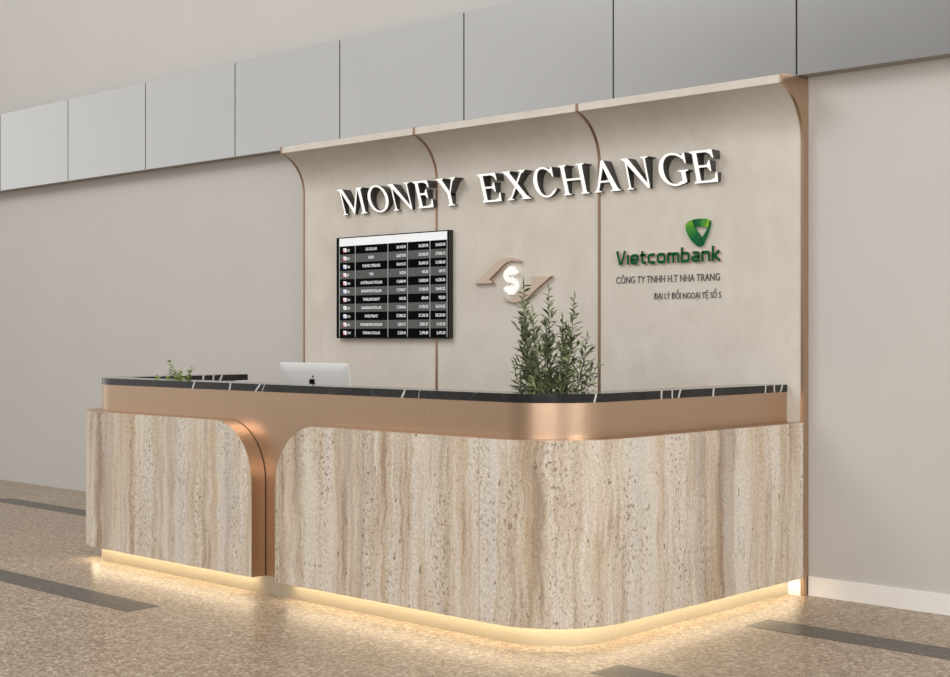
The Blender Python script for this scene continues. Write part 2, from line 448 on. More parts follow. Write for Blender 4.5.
def panel_mesh(side, o_in, o_out, inset=0.):
    bm = bmesh.new(); uvl = bm.loops.layers.uv.new('UVMap'); suv = {}
    cols = panel_columns(side); rows = []
    for fn, s, zt in cols:
        q = []
        for off in (o_out, o_in):
            x, y = fn(off)
            for z in (ZS0 + inset, zt - inset):
                v = bm.verts.new((x, y, z)); suv[v] = (s, z); q.append(v)
        rows.append(q)                      # out-bottom, out-top, in-bottom, in-top
    F = []
    for a, b in zip(rows, rows[1:]):
        F += [(a[0], b[0], b[1], a[1]), (a[2], a[3], b[3], b[2]), (a[1], b[1], b[3], a[3]), (a[0], a[2], b[2], b[0])]
    for r in (rows[0], rows[-1]): F.append((r[0], r[1], r[3], r[2]))
    for q in F:
        f = bm.faces.new(q)
        for l in f.loops: l[uvl].uv = suv[l.vert]
    return bm
for side in ('left', 'right'):
    core = obj('panel_backing', panel_mesh(side, .0045, .0965), M['bronze'], desk, True, .5)
    core['label'] = 'bronze edging behind the %s stone front' % ('shorter' if side == 'left' else 'longer, wrapping')
    st = obj('stone_panel', panel_mesh(side, .0965, .1, .0012), M['travertine'], desk, True, .5)
    st['label'] = 'shorter travertine front with rounded upper right corner' if side == 'left' else 'longer travertine front wrapping the rounded corner'
    # warm light line hidden under the panel
    cols = panel_columns(side); bm = bmesh.new(); ring = []
    cols = cols[10:-8] if side == 'left' else cols[8:]
    for fn, s, zt in cols:
        ring.append([bm.verts.new((*fn(off), z)) for off, z in ((.030, .0915), (.058, .0915), (.058, .0945), (.030, .0945))])
    for a, b in zip(ring, ring[1:]):
        for k in range(4): bm.faces.new([a[k], a[(k+1) % 4], b[(k+1) % 4], b[k]])
    for r in (ring[0], ring[-1]): bm.faces.new(r)
    obj('light_strip', bm, M['led'], desk)
# lower working desk behind the front
bm = bmesh.new(); box(bm, -1.89, 1.94, -1.915, -1.15, .72, .76); obj('work_surface', bm, M['desk'], desk)
for x in (-1.2, 0, 1.2):
    bm = bmesh.new(); box(bm, x-.015, x+.015, -1.9, -1.2, .0, .72); obj('support', bm, M['desk'], desk)
bm = bmesh.new(); sweep(bm, .003, -.190, 1.097, 1.137)
bmesh.ops.bevel(bm, geom=[e for e in bm.edges if len(e.link_faces) == 2 and e.calc_face_angle(0) > 1.2], offset=.0015, segments=1, affect='EDGES')
tag(obj('countertop', bm, M['marble'], None, True, .6), 'narrow polished black marble countertop with white veins along the counter', 'countertop')

# ------------------------------------------------------------------ text helper
def text_geo(body, size=1.0, bold=0.):
    cu = bpy.data.curves.new('tmp_text', 'FONT'); cu.body = body; cu.size = size; cu.offset = bold; cu.resolution_u = 3
    to = bpy.data.objects.new('tmp_text', cu); C.objects.link(to)
    bpy.context.view_layer.update()
    me = bpy.data.meshes.new_from_object(to.evaluated_get(bpy.context.evaluated_depsgraph_get()))
    vs = [(v.co.x, v.co.y) for v in me.vertices]; fs = [tuple(p.vertices) for p in me.polygons]
    bpy.data.objects.remove(to); bpy.data.curves.remove(cu); bpy.data.meshes.remove(me)
    return vs, fs
def add_text(bm, body, x0, x1, zbase, capz, y, align='FIT', depth=0., bold=0., mi=0, ms=0, xscale=1.):
    vs, fs = text_geo(body, 1.0, bold)
    if not vs: return
    caps = text_geo('H', 1.0, bold)[0]; ch = max(v[1] for v in caps)
    k = capz/ch
    xa = min(v[0] for v in vs); xb = max(v[0] for v in vs)
    if align == 'FIT': kx = (x1-x0)/(xb-xa); ox = x0 - xa*kx
    else:
        kx = k*xscale; w = (xb-xa)*kx
        ox = {'C': (x0+x1)/2 - w/2, 'R': x1 - w, 'L': x0}[align] - xa*kx
    V = [bm.verts.new((ox + a*kx, y, zbase + b*k)) for a, b in vs]
    faces = []
    for f in fs:
        try: q = bm.faces.new([V[i] for i in f]); q.material_index = mi; faces.append(q)
        except ValueError: pass
    if depth:
        ext = bmesh.ops.extrude_face_region(bm, geom=faces)
        nv = [g for g in ext['geom'] if isinstance(g, bmesh.types.BMVert)]
        nf = [g for g in ext['geom'] if isinstance(g, bmesh.types.BMFace)]
        for v in nv: v.co.y -= depth
        for f in nf: f.material_index = mi

# ------------------------------------------------------------------ big serif letters
def lerp(a, b, t): return a + (b-a)*t
def serif_letter(ch, w):
    """list of ('poly', pts) and ('ring', outer, inner, closed) in a box w x 1 (height 1)"""
    P = []
    T, t, sh = .165, .072, .05
    def poly(*p): P.append(('poly', list(p)))
    def rect(x0, x1, z0, z1): poly((x0, z0), (x1, z0), (x1, z1), (x0, z1))
    def serif(x0, x1, base, stem0, stem1):
        if base == 0: poly((x0, 0), (x1, 0), (x1, sh*.55), (stem1+.012, sh), (stem1, sh*2.1), (stem0, sh*2.1), (stem0-.012, sh), (x0, sh*.55))
        else: poly((x0, 1), (x0, 1-sh*.55), (stem0-.012, 1-sh), (stem0, 1-sh*2.1), (stem1, 1-sh*2.1), (stem1+.012, 1-sh), (x1, 1-sh*.55), (x1, 1))
    if ch == 'E':
        rect(.10, .10+T, 0, 1)
        poly((0, 0), (w, 0), (w, .06), (w-.05, .07), (.1+T, .07), (.1, .09), (0, .03))
        poly((0, 1), (0, .97), (.1, .91), (.1+T, .93), (w-.06, .93), (w-.06, 1))
        poly((w, 0), (w+.03, .30), (w-.02, .30), (w-.10, .13), (w-.26, .07), (w-.3, .0))
        poly((w-.04, 1), (w-.02, .74), (w-.07, .74), (w-.14, .87), (w-.28, .93), (w-.3, 1))
        rect(.10+T, w-.24, .475, .545)
        poly((w-.32, .475), (w-.22, .34), (w-.18, .34), (w-.18, .68), (w-.22, .68), (w-.32, .545))
    elif ch == 'H':
        for x in (.10, w-.10-T):
            rect(x, x+T, 0, 1); serif(x-.10, x+T+.10, 0, x, x+T); serif(x-.10, x+T+.10, 1, x, x+T)
        rect(.1+T, w-.1-T, .47, .54)
    elif ch == 'M':
        rect(.13, .13+t, 0, 1); serif(.02, .13+t+.11, 0, .13, .13+t)
        poly((0, 1), (0, .97), (.13, .93), (.13, .9), (.20, .9), (.13+T*1.05, 1))
        x1 = w-.10-T
        rect(x1, x1+T, 0, 1); serif(x1-.10, w, 0, x1, x1+T)
        poly((x1-.06, 1), (x1+T, 1), (w, 1), (w, .97), (x1+T, .93), (x1, .9))
        c = (.13+x1)/2 + .06
        poly((.13, 1), (.13+T*1.15, 1), (c+.07, .16), (c+.01, 0), (c-.03, 0))
        poly((c-.03, 0), (c+.01, 0), (x1+.03, 1), (x1-.05, 1), (c-.01, .16))
    elif ch == 'N':
        rect(.14, .14+t, 0, 1); serif(.03, .14+t+.11, 0, .14, .14+t)
        x1 = w-.13-t
        rect(x1, x1+t, 0, 1); serif(x1-.11, w, 1, x1, x1+t)
        poly((0, 1), (0, .97), (.14, .92), (.22, .9), (.14+T*.9, 1))
        poly((.06, 1), (.06+T*1.35, 1), (x1+t, .06), (x1+t, 0), (x1-.02, 0), (.10, .93))
    elif ch == 'O':
        n = 44; A = []; B = []
        for i in range(n):
            a = 2*PI*i/n
            A.append((w/2 + (w/2)*math.cos(a), .5 + .52*math.sin(a)))
            B.append((w/2 + (w/2-T)*math.cos(a), .5 + .455*math.sin(a)))
        P.append(('ring', A, B, True))
    elif ch in 'CG':
        A = []; B = []; n = 34; a0, a1 = math.radians(42), math.radians(318)
        we = w*1.06
        for i in range(n+1):
            a = lerp(a0, a1, i/n)
            A.append((we/2 + (we/2)*math.cos(a), .5 + .52*math.sin(a)))
            th = T*(.45 + .60*max(0, -math.cos(a)))
            B.append((we/2 + (we/2-th-.02)*math.cos(a), .5 + (.45)*math.sin(a)))
        P.append(('ring', A, B, False))
        xa, za = A[0]
        poly((xa-.22, .955), (xa-.07, .90), (xa+.03, 1.0), (xa+.065, 1.0), (xa+.065, .66), (xa+.015, .66), (xa-.03, .78), (xa-.14, .90))
        if ch == 'C':
            xb, zb = A[-1]
            poly((xb-.18, .035), (xb-.04, .10), (xb+.10, .23), (xb+.065, .27), (xb-.07, .17), (xb-.2, .10))
        else:
            x1 = w-.10-T
            rect(x1, x1+T, .07, .46)
            poly((x1-.12, .46), (x1-.12, .435), (x1, .39), (x1, .36), (x1+T, .36), (x1+T, .39), (w+.02, .435), (w+.02, .46))
            poly((x1-.16, .015), (x1+.05, .03), (x1+T, .10), (x1+T, .16), (x1, .12), (x1-.16, .09))
    elif ch == 'X':
        poly((.08, 1), (.08+T*1.4, 1), (w-.06, 0), (w-.06-T*1.4, 0))
        poly((w-.20, 1), (w-.11, 1), (.20, 0), (.11, 0))
        serif(0, .42, 1, .10, .30); serif(w-.34, w, 1, w-.2, w-.1); serif(0, .34, 0, .11, .20); serif(w-.44, w+.03, 0, w-.30, w-.08)
    elif ch == 'Y':
        c = w/2 + .02
        rect(c-T/2, c+T/2, 0, .47); serif(c-T/2-.11, c+T/2+.11, 0, c-T/2, c+T/2)
        poly((.07, 1), (.07+T*1.35, 1), (c+T/2, .47), (c+T/2, .38), (c-T/2, .38), (c-T/2, .44))
        poly((w-.20, 1), (w-.11, 1), (c+T/2, .45), (c+.01, .42))
        serif(0, .40, 1, .10, .28); serif(w-.33, w, 1, w-.2, w-.1)
    elif ch == 'A':
        ap = w/2
        poly((ap-.05, 1.02), (ap+.06, 1.02), (w-.06, 0), (w-.06-T*1.4, 0), (ap-.01, .80))
        poly((ap-.05, 1.02), (ap+.02, .86), (.185, 0), (.10, 0))
        rect(.24, w-.28, .30, .365)
        serif(0, .31, 0, .10, .19); serif(w-.42, w+.02, 0, w-.30, w-.08)
    return P
CAPH = .178; Z0 = 2.268
def y_front(z): return -.050 - .026 - (z-Z0)/CAPH*.058
sign = thing('wall_lettering', 'large white serif letters reading MONEY EXCHANGE mounted high on the sign wall', 'sign', (0, -.05, Z0))
LET = [('M', -1.615, -1.352), ('O', -1.315, -1.108), ('N', -1.085, -.872), ('E', -.838, -.690), ('Y', -.618, -.432),
       ('E', -.236, -.070), ('X', -.020, .178), ('C', .226, .398), ('H', .447, .652), ('A', .692, .890), ('N', .932, 1.130), ('G', 1.188, 1.388), ('E', 1.418, 1.577)]
for ch, x0, x1 in LET:
    x0 += .014*(1.6-x0)/3.2; x1 += .014*(1.6-x1)/3.2
    w = (x1-x0)/CAPH
    bm = bmesh.new()
    tr = lambda pts: [(x0 + a*CAPH, Z0 + b*CAPH) for a, b in pts]
    for sh in serif_letter(ch, w):
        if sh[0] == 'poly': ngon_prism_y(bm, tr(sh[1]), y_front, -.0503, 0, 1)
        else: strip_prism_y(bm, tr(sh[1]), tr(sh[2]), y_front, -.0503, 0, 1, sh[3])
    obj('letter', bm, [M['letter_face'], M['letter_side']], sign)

# ------------------------------------------------------------------ exchange rate screen
scr = thing('rate_screen', 'black framed wall screen showing a table of currency rates under a white header', 'screen', (-1.09, -.05, 1.384))
bm = bmesh.new(); box(bm, -1.658, -.522, -.088, -.0504, 1.384, 2.107)
bmesh.ops.bevel(bm, geom=bm.edges[:], offset=.002, segments=1, affect='EDGES')
obj('frame', bm, M['frame'], scr)
XA, XB, ZA, ZH, ZTOP = -1.622, -.540, 1.393, 2.043, 2.099
bm = bmesh.new(); box(bm, -1.655, -.525, -.0895, -.088, 1.387, 2.104); obj('bezel', bm, M['black'], scr)
bm = bmesh.new(); box(bm, XA, XB, -.0915, -.0896, ZH, ZTOP); obj('header_bar', bm, M['screen_white'], scr)
rows = 11; rh = (ZH-ZA)/rows
bm = bmesh.new()
for r in range(rows):
    box(bm, XA, XB, -.0905, -.0896, ZH-rh*(r+1), ZH-rh*r, r % 2)
obj('rate_table', bm, [M['row_dark'], M['row_grey']], scr)['label'] = 'alternating black and grey rows'
COLX = (XA, -1.452, -1.114, -.919, -.701, XB)
for x in COLX:
    bm = bmesh.new(); box(bm, x-.0028, x+.0028, -.0912, -.0906, ZA, ZH); obj('column_line', bm, M['screen_line'], scr)
DATA = [('US', 'US DOLLAR', '24,160.00', '24,200.00', '24,450.00', 0), ('EU', 'EURO', '25,877.00', '25,930.50', '27,060.15', 1),
        ('GB', 'POUND STERLING', '30,410.35', '30,600.25', '31,580.60', 0), ('JP', 'YEN', '162.24', '163.50', '169.73', 0),
        ('AU', 'AUSTRALIAN DOLLAR', '15,680.44', '15,800.00', '16,250.30', 1), ('SG', 'SINGAPORE DOLLAR', '17,740.27', '17,920.05', '18,450.22', 0),
        ('TH', 'THAILAND BAHT', '605.58', '684.00', '702.00', 0), ('CA', 'CANADIAN DOLLAR', '17,560.66', '17,725.05', '18,310.32', 0),
        ('CH', 'SWISS FRANC', '27,080.22', '27,350.35', '28,230.00', 0), ('HK', 'HONGKONG DOLLAR', '3,023.37', '3,055.67', '3,155.05', 0),
        ('TW', 'TAIWAN DOLLAR', '2,320.45', '2,390.80', '2,470.20', 1)]
for r, (code, nm, a, b, c, tint) in enumerate(DATA):
    zc = ZH - rh*(r+.5); cap = .0195; zb = zc - cap/2
    bm = bmesh.new(); add_text(bm, code, -1.538, 0, zb, cap*.86, -.0916, 'L', 0, .018); obj('currency_code', bm, M['screen_white'], scr)
    bm = bmesh.new(); add_text(bm, nm, COLX[1], COLX[2], zb, cap, -.0916, 'C', 0, .018, xscale=.80); obj('currency_name', bm, M['screen_white'], scr)
    for k, tx in ((3, a), (4, b), (5, c)):
        bm = bmesh.new(); add_text(bm, tx, 0, COLX[k]-.016, zb, cap, -.0916, 'R', 0, .018, xscale=.85); obj('rate_number', bm, M['screen_white'], scr)
    bm = bmesh.new(); box(bm, -1.580, -1.546, -.0916, -.0907, zc-.014, zc+.014, 0)
    f = obj('flag_icon', bm, M['screen_white'], scr)
    bm = bmesh.new(); box(bm, -1.580, -1.563, -.0920, -.09162, zc-.014, zc+.001, 0)
    obj('flag_stripe', bm, M[('tint_red', 'tint_blue', 'tint_green')[(r*2 + tint) % 3]], f)

# ------------------------------------------------------------------ currency emblem
def bez(p0, p1, p2, n=10):
    return [tuple((1-t)**2*p0[i] + 2*t*(1-t)*p1[i] + t*t*p2[i] for i in (0, 1)) for t in [k/n for k in range(n+1)]]
em = thing('currency_emblem', 'copper pair of curved arrows around a glowing white dollar symbol on the sign wall', 'emblem', (.02, -.05, 1.60))
def arrow(flip):
    outer = [(-.311, 1.742), (-.20, 1.812), (-.112, 1.876)] + bez((-.112, 1.876), (-.075, 1.902), (-.010, 1.9025), 8)[1:] + bez((-.010, 1.9025), (.055, 1.900), (.109, 1.866), 8)[1:]
    inner = [(-.140, 1.742), (-.172, 1.768), (-.051, 1.858)] + bez((-.051, 1.858), (-.020, 1.880), (.030, 1.881), 8)[1:] + bez((.030, 1.881), (.072, 1.879), (.109, 1.866), 8)[1:]
    if flip:
        f = lambda p: (.040 - p[0], 3.516 - p[1])
        outer = [f(p) for p in outer]; inner = [f(p) for p in inner]
    bm = bmesh.new()
    strip_prism_y(bm, outer[:-1], inner[:-1], -.075, -.0503, 0, 1)
    o = obj('arrow', bm, [M['copper_sign'], M['copper_edge']], em)
    o['label'] = 'copper arrow curving over the dollar sign' if not flip else 'copper arrow curving under the dollar sign'
arrow(False); arrow(True)
bm = bmesh.new()
# dollar sign: thick S stroke plus stub bars
def stroke(bm, pts, wd, yf, yb, mf=0, ms=0, closed=False):
    n = len(pts); L = []; Rr = []
    for i in range(n):
        p = Vector(pts[i])
        if closed: a = Vector(pts[i-1]); b = Vector(pts[(i+1) % n])
        else: a = Vector(pts[max(i-1, 0)]); b = Vector(pts[min(i+1, n-1)])
        d1 = (p-a); d2 = (b-p)
        if d1.length < 1e-9: d1 = d2
        if d2.length < 1e-9: d2 = d1
        d1 = d1.normalized(); d2 = d2.normalized()
        n1 = Vector((-d1.y, d1.x)); n2 = Vector((-d2.y, d2.x)); m = (n1+n2)
        m = m.normalized() if m.length > 1e-6 else n1
        k = min(1/max(m.dot(n1), .35), 2.2)*wd/2
        L.append(tuple(p + m*k)); Rr.append(tuple(p - m*k))
    strip_prism_y(bm, L, Rr, yf, yb, mf, ms, closed)
cxd, czd = .014, 1.756
S = []
for i in range(15):
    a = math.radians(12 + (270-12)*i/14); S.append((cxd + .0465*math.cos(a), czd + .0335 + .0335*math.sin(a)))
for i in range(1, 15):
    a = math.radians(90 - (270-12)*i/14); S.append((cxd + .0485*math.cos(a), czd - .0355 + .0355*math.sin(a)))
stroke(bm, S, .031, -.078, -.062)
ngon_prism_y(bm, [(cxd-.022, 1.79), (cxd+.024, 1.79), (cxd+.024, 1.845), (cxd-.022, 1.845)], -.0775, -.062)
ngon_prism_y(bm, [(cxd-.022, 1.664), (cxd+.024, 1.664), (cxd+.024, 1.72), (cxd-.022, 1.72)], -.0775, -.062)
obj('dollar_sign', bm, M['dollar'], em)
bm = bmesh.new(); box(bm, cxd-.008, cxd+.008, -.0625, -.0503, 1.69, 1.82); obj('mounting_block', bm, M['white'], em)

# ------------------------------------------------------------------ bank sign: green wordmark and folded emblem
bank = thing('bank_sign', 'green bank wordmark with folded ribbon emblem on the right of the sign wall', 'sign', (1.2, -.05, 1.82))
BASE, XH, ASC = 1.8245, .0575, .0865
def glyph(ch):
    """monoline strokes (list of (points, closed)), width, in units of x-height"""
    r = .22
    def rrect(x0, x1, z0, z1, q=.2):
        P = []
        for cx_, cz_, a0 in ((x1-q, z1-q, 0), (x0+q, z1-q, 90), (x0+q, z0+q, 180), (x1-q, z0+q, 270)):
            for k in range(4):
                a = math.radians(a0 + 30*k); P.append((cx_ + q*math.cos(a), cz_ + q*math.sin(a)))
        return P
    A = 1.50
    if ch == 'V': return [([(.06, A-.06), (.34, .12), (.52, .12), (.86, A-.06)], 0)], .92
    if ch == 'i': return [([(.12, 0), (.12, 1.0)], 0)], .24
    if ch == 'o': return [(rrect(.12, .78, .11, .9), 1)], .90
    if ch == 'c': return [([(.74, .9), (.32, .9), (.17, .83), (.12, .68), (.12, .33), (.17, .18), (.32, .11), (.74, .11)], 0)], .78
    if ch == 'e': return [([(.74, .11), (.32, .11), (.17, .18), (.12, .33), (.12, .68), (.17, .83), (.32, .9), (.58, .9), (.72, .83), (.76, .68), (.76, .47), (.14, .47)], 0)], .88
    if ch == 't': return [([(.22, 1.32), (.22, .30), (.28, .16), (.42, .11), (.60, .11)], 0), ([(.0, .90), (.60, .90)], 0)], .62
    if ch == 'm': return [([(.12, 0), (.12, 1.0)], 0), ([(.12, .9), (.42, .9), (.55, .84), (.60, .70), (.60, 0)], 0), ([(.58, .9), (.90, .9), (1.03, .84), (1.08, .70), (1.08, 0)], 0)], 1.20
    if ch == 'n': return [([(.12, 0), (.12, 1.0)], 0), ([(.12, .9), (.52, .9), (.67, .84), (.72, .70), (.72, 0)], 0)], .84
    if ch == 'b': return [([(.12, A), (.12, .11), (.55, .11), (.70, .18), (.75, .33), (.75, .68), (.70, .83), (.55, .9), (.12, .9)], 0)], .86
    if ch == 'a': return [([(.14, .9), (.52, .9), (.67, .84), (.72, .70), (.72, .11), (.30, .11), (.16, .17), (.12, .30), (.16, .44), (.30, .50), (.72, .50)], 0)], .84
    if ch == 'k': return [([(.12, 0), (.12, A)], 0), ([(.70, 1.0), (.26, .52), (.76, 0)], 0)], .80
    return [], .3
word = 'Vietcombank'
tot = sum(glyph(c)[1] for c in word) + .12*(len(word)-1)
XW0, XW1 = .853, 1.584
kx = (XW1-XW0)/tot; cur = XW0
for c in word:
    strokes, w = glyph(c); bm = bmesh.new()
    for pts, cl in strokes:
        stroke(bm, [(cur + a*kx, BASE + b*XH) for a, b in pts], .0172, -.064, -.0503, 0, 1, bool(cl))
    obj('letter', bm, [M['green'], M['green_edge']], bank)
    cur += (w+.12)*kx
# folded rounded-triangle ribbon emblem in three shaded bands
def shaded_band(name, quads_a, quads_b, tones, yf):
    bm = bmesh.new(); strip_prism_y(bm, quads_a, quads_b, yf, -.0503)
    vmap = {}
    for i, (a, b) in enumerate(zip(quads_a, quads_b)):
        vmap[(round(a[0], 5), round(a[1], 5))] = tones[i]; vmap[(round(b[0], 5), round(b[1], 5))] = tones[i]
    vt = [vmap.get((round(v.co.x, 5), round(v.co.z, 5)), .4) for v in bm.verts]
    o = obj(name, bm, M['emblem'], bank)
    at = o.data.attributes.new('tone', 'FLOAT', 'POINT'); at.data.foreach_set('value', vt)
    return o
# left band: from upper left corner down to the bottom point
oa = bez((1.393, 2.064), (1.338, 2.052), (1.352, 2.010), 8) + bez((1.352, 2.010), (1.372, 1.950), (1.425, 1.915), 8)[1:] + bez((1.425, 1.915), (1.447, 1.902), (1.464, 1.918), 5)[1:]
ia = bez((1.394, 2.063), (1.396, 2.044), (1.411, 2.020), 8) + bez((1.411, 2.020), (1.432, 1.988), (1.452, 1.964), 8)[1:] + bez((1.452, 1.964), (1.459, 1.957), (1.464, 1.962), 5)[1:]
n = len(oa); shaded_band('ribbon_band', oa, ia, [lerp(1, .12, min(1, i/(n-5))) for i in range(n)], -.066)['label'] = 'light green left fold'
ob = bez((1.393, 2.064), (1.450, 2.074), (1.500, 2.062), 9) + [(1.512, 2.055)]
ib = bez((1.409, 2.022), (1.450, 2.028), (1.488, 2.018), 9) + [(1.500, 2.016)]
n = len(ob); shaded_band('ribbon_band', ob, ib, [lerp(.05, 1, (i/(n-1))**1.2) for i in range(n)], -.0655)['label'] = 'dark to light green top fold'
oc = [(1.513, 2.056)] + bez((1.514, 2.035), (1.500, 1.975), (1.464, 1.918), 8)
ic = [(1.508, 2.030)] + bez((1.500, 2.020), (1.490, 1.995), (1.462, 1.961), 8)
shaded_band('ribbon_band', oc, ic, [.25]*len(oc), -.0645)['label'] = 'dark green right fold'

# two lines of small dark lettering
bm = bmesh.new(); add_text(bm, 'CÔNG TY TNHH H.T NHA TRANG', .842, 1.572, 1.7135, .0405, -.0503, 'FIT', .003, 0.0)
tag(obj('company_lettering', bm, M['ink']), 'upper, longer line of small charcoal capitals below the green wordmark', 'lettering')
bm = bmesh.new(); add_text(bm, 'ĐẠI LÝ ĐỔI NGOẠI TỆ SỐ 5', 1.119, 1.581, 1.6150, .0345, -.0503, 'FIT', .003, 0.0)
tag(obj('agency_lettering', bm, M['ink']), 'lower, shorter line of small charcoal capitals ending in 5', 'lettering')

# ------------------------------------------------------------------ all-in-one computer
mon = thing('desktop_computer', 'silver all-in-one computer seen from behind above the black countertop', 'computer', (-.35, -1.36, .76))
TILT = math.radians(9); MW, MH = .617, .40
cx_m, y_top, z_top = -.345, -1.415, 1.242
def mon_pt(a, b, d):
    """a across, b down from the top edge, d out of the back (towards -y)"""
    return (cx_m + a, y_top + b*math.sin(TILT) - d*math.cos(TILT), z_top - b*math.cos(TILT) - d*math.sin(TILT))
bm = bmesh.new()
def rr(hw, h, q, n=6):
    P = []
    for sx, top, a0 in ((1, 1, 0), (-1, 1, 90), (-1, 0, 180), (1, 0, 270)):
        cx_ = sx*(hw-q); cb = q if top else h-q
        for k in range(n+1):
            a = math.radians(a0 + 90*k/n); P.append((cx_ + q*math.cos(a), cb - q*math.sin(a)))
    return P
rings = []
for ins, d in ((0, -.006), (0, .003), (.006, .0055), (.05, .009), (.12, .012)):
    rings.append([bm.verts.new(mon_pt(a, b + ins*0, d)) for a, b in [(x, ins + y) for x, y in rr(MW/2-ins, MH-2*ins, max(.012, .02-ins*.05))]])
n = len(rings[0])
for a, b in zip(rings, rings[1:]):
    for k in range(n): bm.faces.new([a[k], a[(k+1) % n], b[(k+1) % n], b[k]])
bm.faces.new(rings[0][::-1]); bm.faces.new(rings[-1])
obj('housing', bm, M['silver'], mon, True, .6)
bm = bmesh.new()
vs = [bm.verts.new(mon_pt(a, b, -.0065)) for a, b in ((-.29, .02), (.29, .02), (.29, .33), (-.29, .33))]; bm.faces.new(vs)
obj('display', bm, M['black'], mon)
# black fruit emblem
bm = bmesh.new()
body = []
for i in range(40):
    a = 2*PI*i/40; r = .0265*(1 + .05*math.cos(2*a))
    x = r*math.cos(a)*1.0; z = r*math.sin(a)*1.02
    if abs(a-PI/2) < .45: z -= .005*(1-abs(a-PI/2)/.45)
    if abs(a-1.5*PI) < .4: z += .003*(1-abs(a-1.5*PI)/.4)
    bx_, bz_ = .031, .004
    if math.hypot(x-bx_, z-bz_) < .012:
        q = Vector((x-bx_, z-bz_)).normalized()*.012; x, z = bx_+q.x, bz_+q.y
    body.append((x, z))
LB = .116; LX = -.012
d_logo = .0125
def logo_poly(pts, d0, d1):
    A = [bm.verts.new(mon_pt(LX + x, LB - z, d1)) for x, z in pts]; B = [bm.verts.new(mon_pt(LX + x, LB - z, d0)) for x, z in pts]
    bm.faces.new(A); bm.faces.new(B[::-1])
    for i in range(len(pts)): bm.faces.new([A[i], B[i], B[(i+1) % len(pts)], A[(i+1) % len(pts)]])
logo_poly(body, .008, .0145)
logo_poly([(.002, .030), (.004, .038), (.010, .043), (.015, .044), (.014, .037), (.009, .031)], .008, .0145)
obj('logo', bm, M['logo'], mon)
bm = bmesh.new()
p0 = mon_pt(0, .28, .018)
ngon = [(p0[1]-.008, p0[2]), (p0[1]+.004, p0[2]-.01), (-1.30, .772), (-1.44, .772), (-1.44, .762), (-1.25, .762)]
prof = [(p0[1]-.010, p0[2]+.02), (p0[1]+.004, p0[2]+.01), (-1.415, .766), (-1.430, .766)]
a = [bm.verts.new((cx_m-.085, y, z)) for y, z in prof]; b = [bm.verts.new((cx_m+.085, y, z)) for y, z in prof]
for i in range(4): bm.faces.new([a[i], a[(i+1) % 4], b[(i+1) % 4], b[i]])
bm.faces.new(a[::-1]); bm.faces.new(b)
box(bm, cx_m-.085, cx_m+.085, -1.435, -1.24, .7602, .767)
obj('stand', bm, M['silver'], mon)

# ------------------------------------------------------------------ plants
def leaf(bm, p, d, up, ln, wd, tone, lay, fold=.25):
    d = d.normalized(); side = d.cross(up)
    if side.length < 1e-4: side = d.cross(Vector((1, 0, 0)))
    side.normalize(); nrm = side.cross(d)
    L = []; Rr = []; Mv = []
    for t, w in ((0, .08), (.25, .75), (.55, 1), (.82, .6), (1, .02)):
        c = p + d*ln*t - nrm*ln*.12*t*t
        Mv.append(bm.verts.new(c)); L.append(bm.verts.new(c + side*wd*w*.5 + nrm*wd*w*fold)); Rr.append(bm.verts.new(c - side*wd*w*.5 + nrm*wd*w*fold))
    for v in L + Rr + Mv: v[lay] = tone
    for i in range(4):
        bm.faces.new([Mv[i], Mv[i+1], L[i+1], L[i]]); bm.faces.new([Mv[i], Rr[i], Rr[i+1], Mv[i+1]])
def branch_pts(a, b, bow, n=9):
    a = Vector(a); b = Vector(b); P = []
    for i in range(n+1):
        t = i/n; P.append(a.lerp(b, t) + Vector(bow)*math.sin(PI*t) )
    return P
def rv(s): return Vector((random.uniform(-s, s), random.uniform(-s, s), random.uniform(-s, s)))

PX, PY = 1.500, -1.42
pl = thing('olive_plant', 'bushy olive-leaved plant standing behind the curved corner of the black countertop', 'plant', (PX, PY, .76))
bm = bmesh.new(); lathe(bm, [(.055, .7602), (.085, .775), (.105, .86), (.110, .935), (.104, .935), (.100, .915)], PX, PY); obj('pot', bm, M['pot'], pl, True, .6)
bm = bmesh.new(); lathe(bm, [(.099, .900), (.099, .918), (.05, .922)], PX, PY, 24); obj('soil', bm, M['soil'], pl)
sb = bmesh.new(); lb = bmesh.new(); lay = lb.verts.layers.float.new('leaf_tone')
